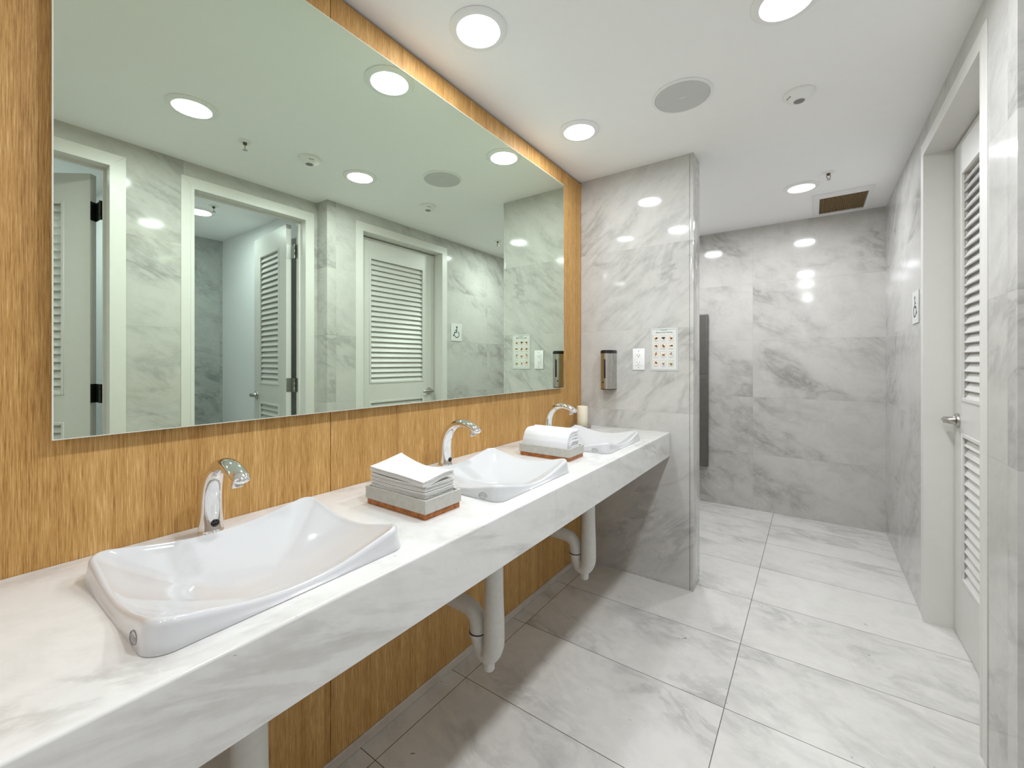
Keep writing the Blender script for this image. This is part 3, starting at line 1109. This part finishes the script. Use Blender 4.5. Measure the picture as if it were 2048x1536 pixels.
# ================================================================== HAND WASHING SIGN
def rrect(hw, hh, r, n=6):
    pts = []
    for cx, cz, a0 in ((hw - r, hh - r, 0), (-hw + r, hh - r, 90), (-hw + r, -hh + r, 180), (hw - r, -hh + r, 270)):
        for k in range(n + 1):
            a = math.radians(a0 + 90 * k / n)
            pts.append((cx + r * math.cos(a), cz + r * math.sin(a)))
    return pts


sg = thing('hand_washing_sign', 'white hand washing notice with twelve small pictures on the partition', 'sign', (0.527, P, 1.3485))
HW, HH = 0.076, 0.1215
MB().prism(rrect(HW, HH, 0.006), -0.0035, -0.0004, 'sign_white', 'xz').build('board', sg)
bd = MB()
oo, ii = rrect(HW - 0.0050, HH - 0.0060, 0.003), rrect(HW - 0.0062, HH - 0.0072, 0.003)
va = [bd.bm.verts.new((a, -0.0038, b)) for a, b in oo]
vb = [bd.bm.verts.new((a, -0.0038, b)) for a, b in ii]
n_ = len(oo)
bd._fin([bd.bm.faces.new((va[k], va[(k + 1) % n_], vb[(k + 1) % n_], vb[k])) for k in range(n_)], 'sign_ink')
# little swag over the title
for k in range(9):
    t = (k - 4) / 4
    bd.box(t * 0.017 - 0.0018, t * 0.017 + 0.0018, -0.0041, -0.0036, HH - 0.0120 + 0.004 * t * t - 0.001, HH - 0.0120 + 0.004 * t * t + 0.0012, 'sign_ink')
bd.build('border', sg)
text_part('Effective Hand Washing', 0.0104, 'sign_ink', sg, Matrix.Translation((0, -0.0038, HH - 0.0235)) @ Matrix.Rotation(PI / 2, 4, 'X') @ Matrix.Diagonal((0.92, 1, 1, 1)), 'title', 0.0003)
tones = ['sign_brown', 'sign_ink', 'sign_tan', 'sign_brown', 'sign_brown', 'sign_tan', 'sign_tan', 'sign_tan', 'sign_grey', 'sign_brown', 'sign_grey', 'sign_olive']
rp = random.Random(11)
for q in range(12):
    cxq = -HW + 2 * HW * (0.194, 0.470, 0.757)[q % 3]
    czq = HH - 2 * HH * (0.222, 0.413, 0.612, 0.823)[q // 3]
    pm = MB()
    s_ = 0.0148
    y0_, y1_ = -0.0040, -0.0035
    fr = tones[q] if tones[q] in ('sign_olive',) else ('sign_tan' if tones[q] != 'sign_grey' else 'sign_grey')
    pm.plate([cxq - s_, cxq + s_], [czq - s_, czq + s_], [(cxq - s_ + 0.0012, cxq + s_ - 0.0012, czq - s_ + 0.0012, czq + s_ - 0.0012)], y0_, y1_, fr, 'xz')
    pm.box(cxq - s_ + 0.0012, cxq + s_ - 0.0012, -0.0037, -0.0035, czq - s_ + 0.0012, czq + s_ - 0.0012, 'sign_cream')
    # a pair of hands: palms and fingers
    for h_ in range(2):
        ang = rp.uniform(-0.9, 0.9) + (PI if h_ else 0)
        px, pz = cxq + (0.0035 if h_ else -0.0035), czq - 0.001 + rp.uniform(-0.003, 0.002)
        fill = tones[q] if h_ else ('sign_tan' if tones[q] not in ('sign_ink', 'sign_olive') else tones[q])
        poly = []
        for k in range(14):
            a = 2 * PI * k / 14
            u_, v_ = 0.0070 * math.cos(a), 0.0052 * math.sin(a)
            poly.append((px + u_ * math.cos(ang) - v_ * math.sin(ang), pz + u_ * math.sin(ang) + v_ * math.cos(ang)))
        pm.prism(poly, -0.00400 - 0.0001 * h_, -0.0036, fill, 'xz')
        for k in range(4):
            a = ang + (k - 1.5) * 0.22
            ln = 0.0095 if h_ == 0 else 0.0085
            dx, dz = math.cos(a), math.sin(a)
            nx_, nz_ = -dz * 0.0012, dx * 0.0012
            ox, oz = px + dx * 0.003, pz + dz * 0.003
            pm.prism([(ox + nx_, oz + nz_), (ox - nx_, oz - nz_), (ox - nx_ + dx * ln, oz - nz_ + dz * ln), (ox + nx_ + dx * ln, oz + nz_ + dz * ln)],
                     -0.00410 - 0.0001 * h_, -0.0036, 'sign_brown' if k % 2 else fill, 'xz')
    for ln in range(2):
        wl_ = (0.0135, 0.010)[ln] * rp.uniform(0.8, 1.05)
        pm.box(cxq - wl_, cxq + wl_, -0.0039, -0.0036, czq - s_ - 0.0042 - 0.0034 * ln, czq - s_ - 0.0030 - 0.0034 * ln, 'sign_grey')
    pm.build('pictogram', sg)

# ================================================================== ACCESSIBLE SIGN on the right wall (faces -x)
ad = thing('accessible_restroom_sign', 'small white square sign with black wheelchair symbol beside the closed door', 'sign', (R, 3.058, 1.565))
MB().box(-0.0055, -0.0004, -0.076, 0.076, -0.085, 0.085, 'sign_white', 0.001, 1).build('plate', ad)
sy = MB()
xx = -0.0064


def stroke(pts, w, mat='ink_green_black'):
    for (a0, b0), (a1, b1) in zip(pts, pts[1:]):
        d = Vector((a1 - a0, b1 - b0))
        L = d.length
        d.normalize()
        n = Vector((-d.y, d.x)) * w / 2
        e = d * w * 0.3
        sy.prism([(a0 - e.x + n.x, b0 - e.y + n.y), (a0 - e.x - n.x, b0 - e.y - n.y), (a1 + e.x - n.x, b1 + e.y - n.y), (a1 + e.x + n.x, b1 + e.y + n.y)], xx, -0.0054, mat, 'yz')


# seen from the room (looking to +x) +y is to the left, the figure faces right in life
sy.prism([(0.004 + 0.0095 * math.cos(2 * PI * k / 20), 0.050 + 0.0095 * math.sin(2 * PI * k / 20)) for k in range(20)], xx, -0.0054, 'ink_green_black', 'yz')
stroke([(0.004, 0.036), (0.001, 0.000), (-0.026, 0.000), (-0.036, -0.034), (-0.046, -0.030)], 0.0085)
stroke([(0.003, 0.020), (-0.020, 0.020)], 0.006)
arc = [(0.004 + 0.031 * math.cos(math.radians(a)), -0.022 + 0.031 * math.sin(math.radians(a))) for a in range(75, 330, 15)]
arc = [(0.004 - 0.0 - (p[0] - 0.004) * -1, p[1]) for p in arc]
arc = [(0.006 + 0.030 * math.cos(math.radians(a)), -0.020 + 0.030 * math.sin(math.radians(a))) for a in range(60, -160, -15)]
stroke(arc, 0.0065)
sy.build('wheelchair_symbol', ad)

# ================================================================== METAL CABINET on the back wall
cb = thing('towel_waste_cabinet', 'tall narrow steel cabinet half hidden behind the partition edge', 'cabinet', (0.262, B, 0.328))
m = MB()
m.box(-0.190, 0.190, -0.060, -0.0006, 0.0, 1.381, 'steel_cabinet', 0.003, 2)
m.build('case', cb)
MB().box(-0.184, 0.184, -0.0635, -0.0602, 0.84, 1.372, 'steel_cabinet', 0.001, 1).build('door', cb)
MB().box(-0.184, 0.184, -0.0635, -0.0602, 0.01, 0.80, 'steel_cabinet', 0.001, 1).build('bin_door', cb)
MB().box(-0.150, 0.100, -0.0645, -0.0637, 0.70, 0.78, 'black_plastic', 0.001, 1).build('opening', cb)


# ================================================================== CEILING FIXTURES
def downlight(x, y, label, cool=False, watts=None, group='round recessed ceiling downlights'):
    root = thing('ceiling_downlight', label, 'ceiling light', (x, y, H), 0, group)
    MB().lathe([(0.1005, -0.0003), (0.1010, -0.0030), (0.0985, -0.0052), (0.088, -0.0085), (0.0775, -0.0105), (0.0755, -0.0100), (0.0755, -0.0003)],
               'lamp_trim', 0, 0, 0, 56, cap0=False, cap1=False).build('trim_ring', root)
    MB().lathe([(0.0, -0.0080), (0.0752, -0.0080), (0.0752, -0.0005), (0.0, -0.0005)], 'lamp_lens_cool' if cool else 'lamp_lens', 0, 0, 0, 56, cap0=False, cap1=False).build('lens', root)
    ld = bpy.data.lights.new('lamp', 'AREA')
    ld.shape = 'DISK'
    ld.size = 0.146
    ld.energy = watts or (ROW_W if x < 0.3 else LAMP_W)
    ld.color = COOL_COL if cool else LAMP_COL
    ld.spread = math.radians(178)
    lo = bpy.data.objects.new('lamp', ld)
    C.objects.link(lo)
    lo.parent = root
    lo.location = (0, 0, -0.0095)
    return root


downlight(0.270, 1.142, 'lit round downlight high over the middle basin, largest in the picture')
downlight(0.266, 1.936, 'lit round downlight above the oak wall end, left of the ceiling speaker')
downlight(1.155, 1.620, 'lit round downlight cut by the top edge of the picture')
downlight(1.164, 3.413, 'lit round downlight beside the brown ceiling vent at the far end')
downlight(1.149, 0.735, 'lit round downlight seen only in the mirror, leftmost in its upper part')
downlight(0.36, 3.430, 'lit round downlight hidden behind the partition, glinting on the back wall')
downlight(1.150, -0.300, 'unseen round downlight added above the camera as weak fill', False, 2.5)  # added fill lamp, out of view; lifts the near floor and ceiling
downlight(1.150, -1.030, 'lit round downlight behind the camera')
downlight(2.700, 1.278, 'lit round downlight inside the toilet room, seen through the open door', True, 5.0)
downlight(2.700, 0.200, 'lit round downlight in the nearer toilet room behind the half-open door', True, 6.0)

sp = thing('ceiling_speaker', 'round grey speaker grille with white rim in the ceiling', 'speaker', (0.758, 1.943, H))
MB().lathe([(0.1245, -0.0003), (0.1245, -0.0030), (0.121, -0.0055), (0.1130, -0.0062), (0.1125, -0.0045), (0.1125, -0.0003)], 'white_plastic', 0, 0, 0, 56, cap0=False, cap1=False).build('rim', sp)
MB().lathe([(0.0, -0.0062), (0.06, -0.0060), (0.1115, -0.0048), (0.1115, -0.0006), (0, -0.0006)], 'speaker_grille', 0, 0, 0, 56, cap0=False, cap1=False).build('grille', sp)
MB().box(-0.013, 0.013, -0.003, 0.003, -0.0080, -0.0063, 'white_plastic', 0.0006, 1).build('badge', sp)


def detector(x, y, label, rot):
    root = thing('ceiling_sensor', label, 'ceiling sensor', (x, y, H), rot, 'white dome sensors on the ceiling')
    MB().lathe([(0.0590, -0.0003), (0.0600, -0.0040), (0.0570, -0.0110), (0.0480, -0.0200), (0.0360, -0.0290), (0.0290, -0.0330), (0.024, -0.0335), (0, -0.0335)],
               'white_plastic', 0, 0, 0, 48, cap0=False, cap1=False).build('dome', root)
    MB().lathe([(0.0, -0.0375), (0.0150, -0.0370), (0.0195, -0.0350), (0.0205, -0.0337), (0, -0.0337)], 'sensor_grey', 0, 0, 0, 32, cap0=False, cap1=False).build('lens', root)
    MB().box(-0.0475, -0.0420, -0.013, 0.013, -0.0225, -0.0175, 'sensor_grey', 0.001, 1).build('slot', root)
    return root


detector(1.177, 2.218, 'white dome sensor on the ceiling right of the speaker', 0.6)
detector(1.185, 1.309, 'white dome sensor seen only in the mirror, between sprinkler and downlight', 0.3)


def sprinkler(x, y, label):
    root = thing('fire_sprinkler', label, 'sprinkler', (x, y, H), 0.4, 'pendant fire sprinklers on the ceiling')
    MB().lathe([(0.0330, -0.0003), (0.0330, -0.0020), (0.0260, -0.0055), (0.0180, -0.0070), (0.0100, -0.0070), (0, -0.007)], 'white_plastic', 0, 0, 0, 36, cap0=False, cap1=False).build('escutcheon', root)
    m = MB()
    m.lathe([(0.0, -0.0072), (0.0095, -0.0072), (0.0095, -0.0170), (0.0050, -0.0200), (0, -0.0200)], 'brass_dark', 0, 0, 0, 20, cap0=False, cap1=False)
    for s in (-1, 1):
        m.tube([(s * 0.008, 0, -0.015), (s * 0.0115, 0, -0.024), (s * 0.009, 0, -0.034), (s * 0.002, 0, -0.040)], 0.0018, 'brass_dark', 8)
    m.lathe([(0.0, -0.0400), (0.0030, -0.0400), (0.0030, -0.0440), (0, -0.0440)], 'brass_dark', 0, 0, 0, 12, cap0=False, cap1=False)
    m.lathe([(0.0, -0.0440), (0.0125, -0.0440), (0.0125, -0.0456), (0, -0.0456)], 'satin_nickel', 0, 0, 0, 20, cap0=False, cap1=False)
    m.build('sprinkler_head', root)


sprinkler(1.305, 3.245, 'small pendant sprinkler between far downlight and dome sensor')
sprinkler(1.282, 1.011, 'small pendant sprinkler seen only in the mirror near the leftmost downlight')
sprinkler(2.475, 1.292, 'small pendant sprinkler inside the toilet room beside its downlight')

vt = thing('ceiling_vent', 'square ceiling vent with brown filter at the far wall', 'vent', (1.396, 3.893, H))
m = MB()
m.plate([-0.165, 0.165], [-0.262, 0.262], [(-0.130, 0.140, -0.185, 0.205)], -0.012, -0.0004, 'white_plastic')
m.build('frame', vt)
m = MB()
for k in range(20):
    a = -0.128 + 0.2665 * k / 20
    m.prism([(a, -0.0012), (a + 0.0133, -0.0012), (a + 0.0067, -0.0085)], -0.184, 0.204, 'vent_filter', 'xz')
m.build('filter', vt)

# ================================================================== TOILET in the open stall, lid raised
tl = thing('toilet', 'white toilet with raised lid, a sliver of it beside the open doorway', 'toilet', (XS, 1.235, 0))
m = MB()
prof = []
for k, (sx, sy_, zc_, dx) in enumerate([(0.16, 0.11, 0.0, -0.26), (0.17, 0.12, 0.05, -0.26), (0.15, 0.11, 0.15, -0.27), (0.19, 0.15, 0.27, -0.32), (0.235, 0.18, 0.38, -0.36), (0.24, 0.185, 0.405, -0.36)]):
    prof.append([(dx + sx * math.cos(2 * PI * a / 32), sy_ * math.sin(2 * PI * a / 32), zc_) for a in range(32)])
rings = [[m.bm.verts.new(p) for p in r_] for r_ in prof]
fs = []
for A, B_ in zip(rings, rings[1:]):
    for k in range(32):
        fs.append(m.bm.faces.new((A[k], A[(k + 1) % 32], B_[(k + 1) % 32], B_[k])))
fs.append(m.bm.faces.new(rings[0][::-1]))
fs.append(m.bm.faces.new(rings[-1]))
m._fin(fs, 'porcelain', True)
m.box(-0.18, -0.002, -0.10, 0.10, 0.0, 0.40, 'porcelain', 0.02, 3)
m.build('bowl', tl)
m = MB()
m.prism([(-0.36 + 0.235 * math.cos(2 * PI * a / 32), 0.185 * math.sin(2 * PI * a / 32)) for a in range(32)], 0.407, 0.428, 'white_plastic', 'xy', True)
m.build('seat', tl)
m = MB()
pts = []
for a in range(33):
    t = PI * a / 32
    pts.append((0.192 * math.cos(t), 0.70 + 0.165 * math.sin(t)))
pts += [(-0.185, 0.46), (0.185, 0.46)]
m.prism(pts, -0.205, -0.182, 'white_plastic', 'yz', True)
m.build('lid', tl)
m = MB()
m.box(-0.176, -0.004, -0.185, 0.185, 0.402, 0.74, 'porcelain', 0.015, 3)
m.build('tank', tl)
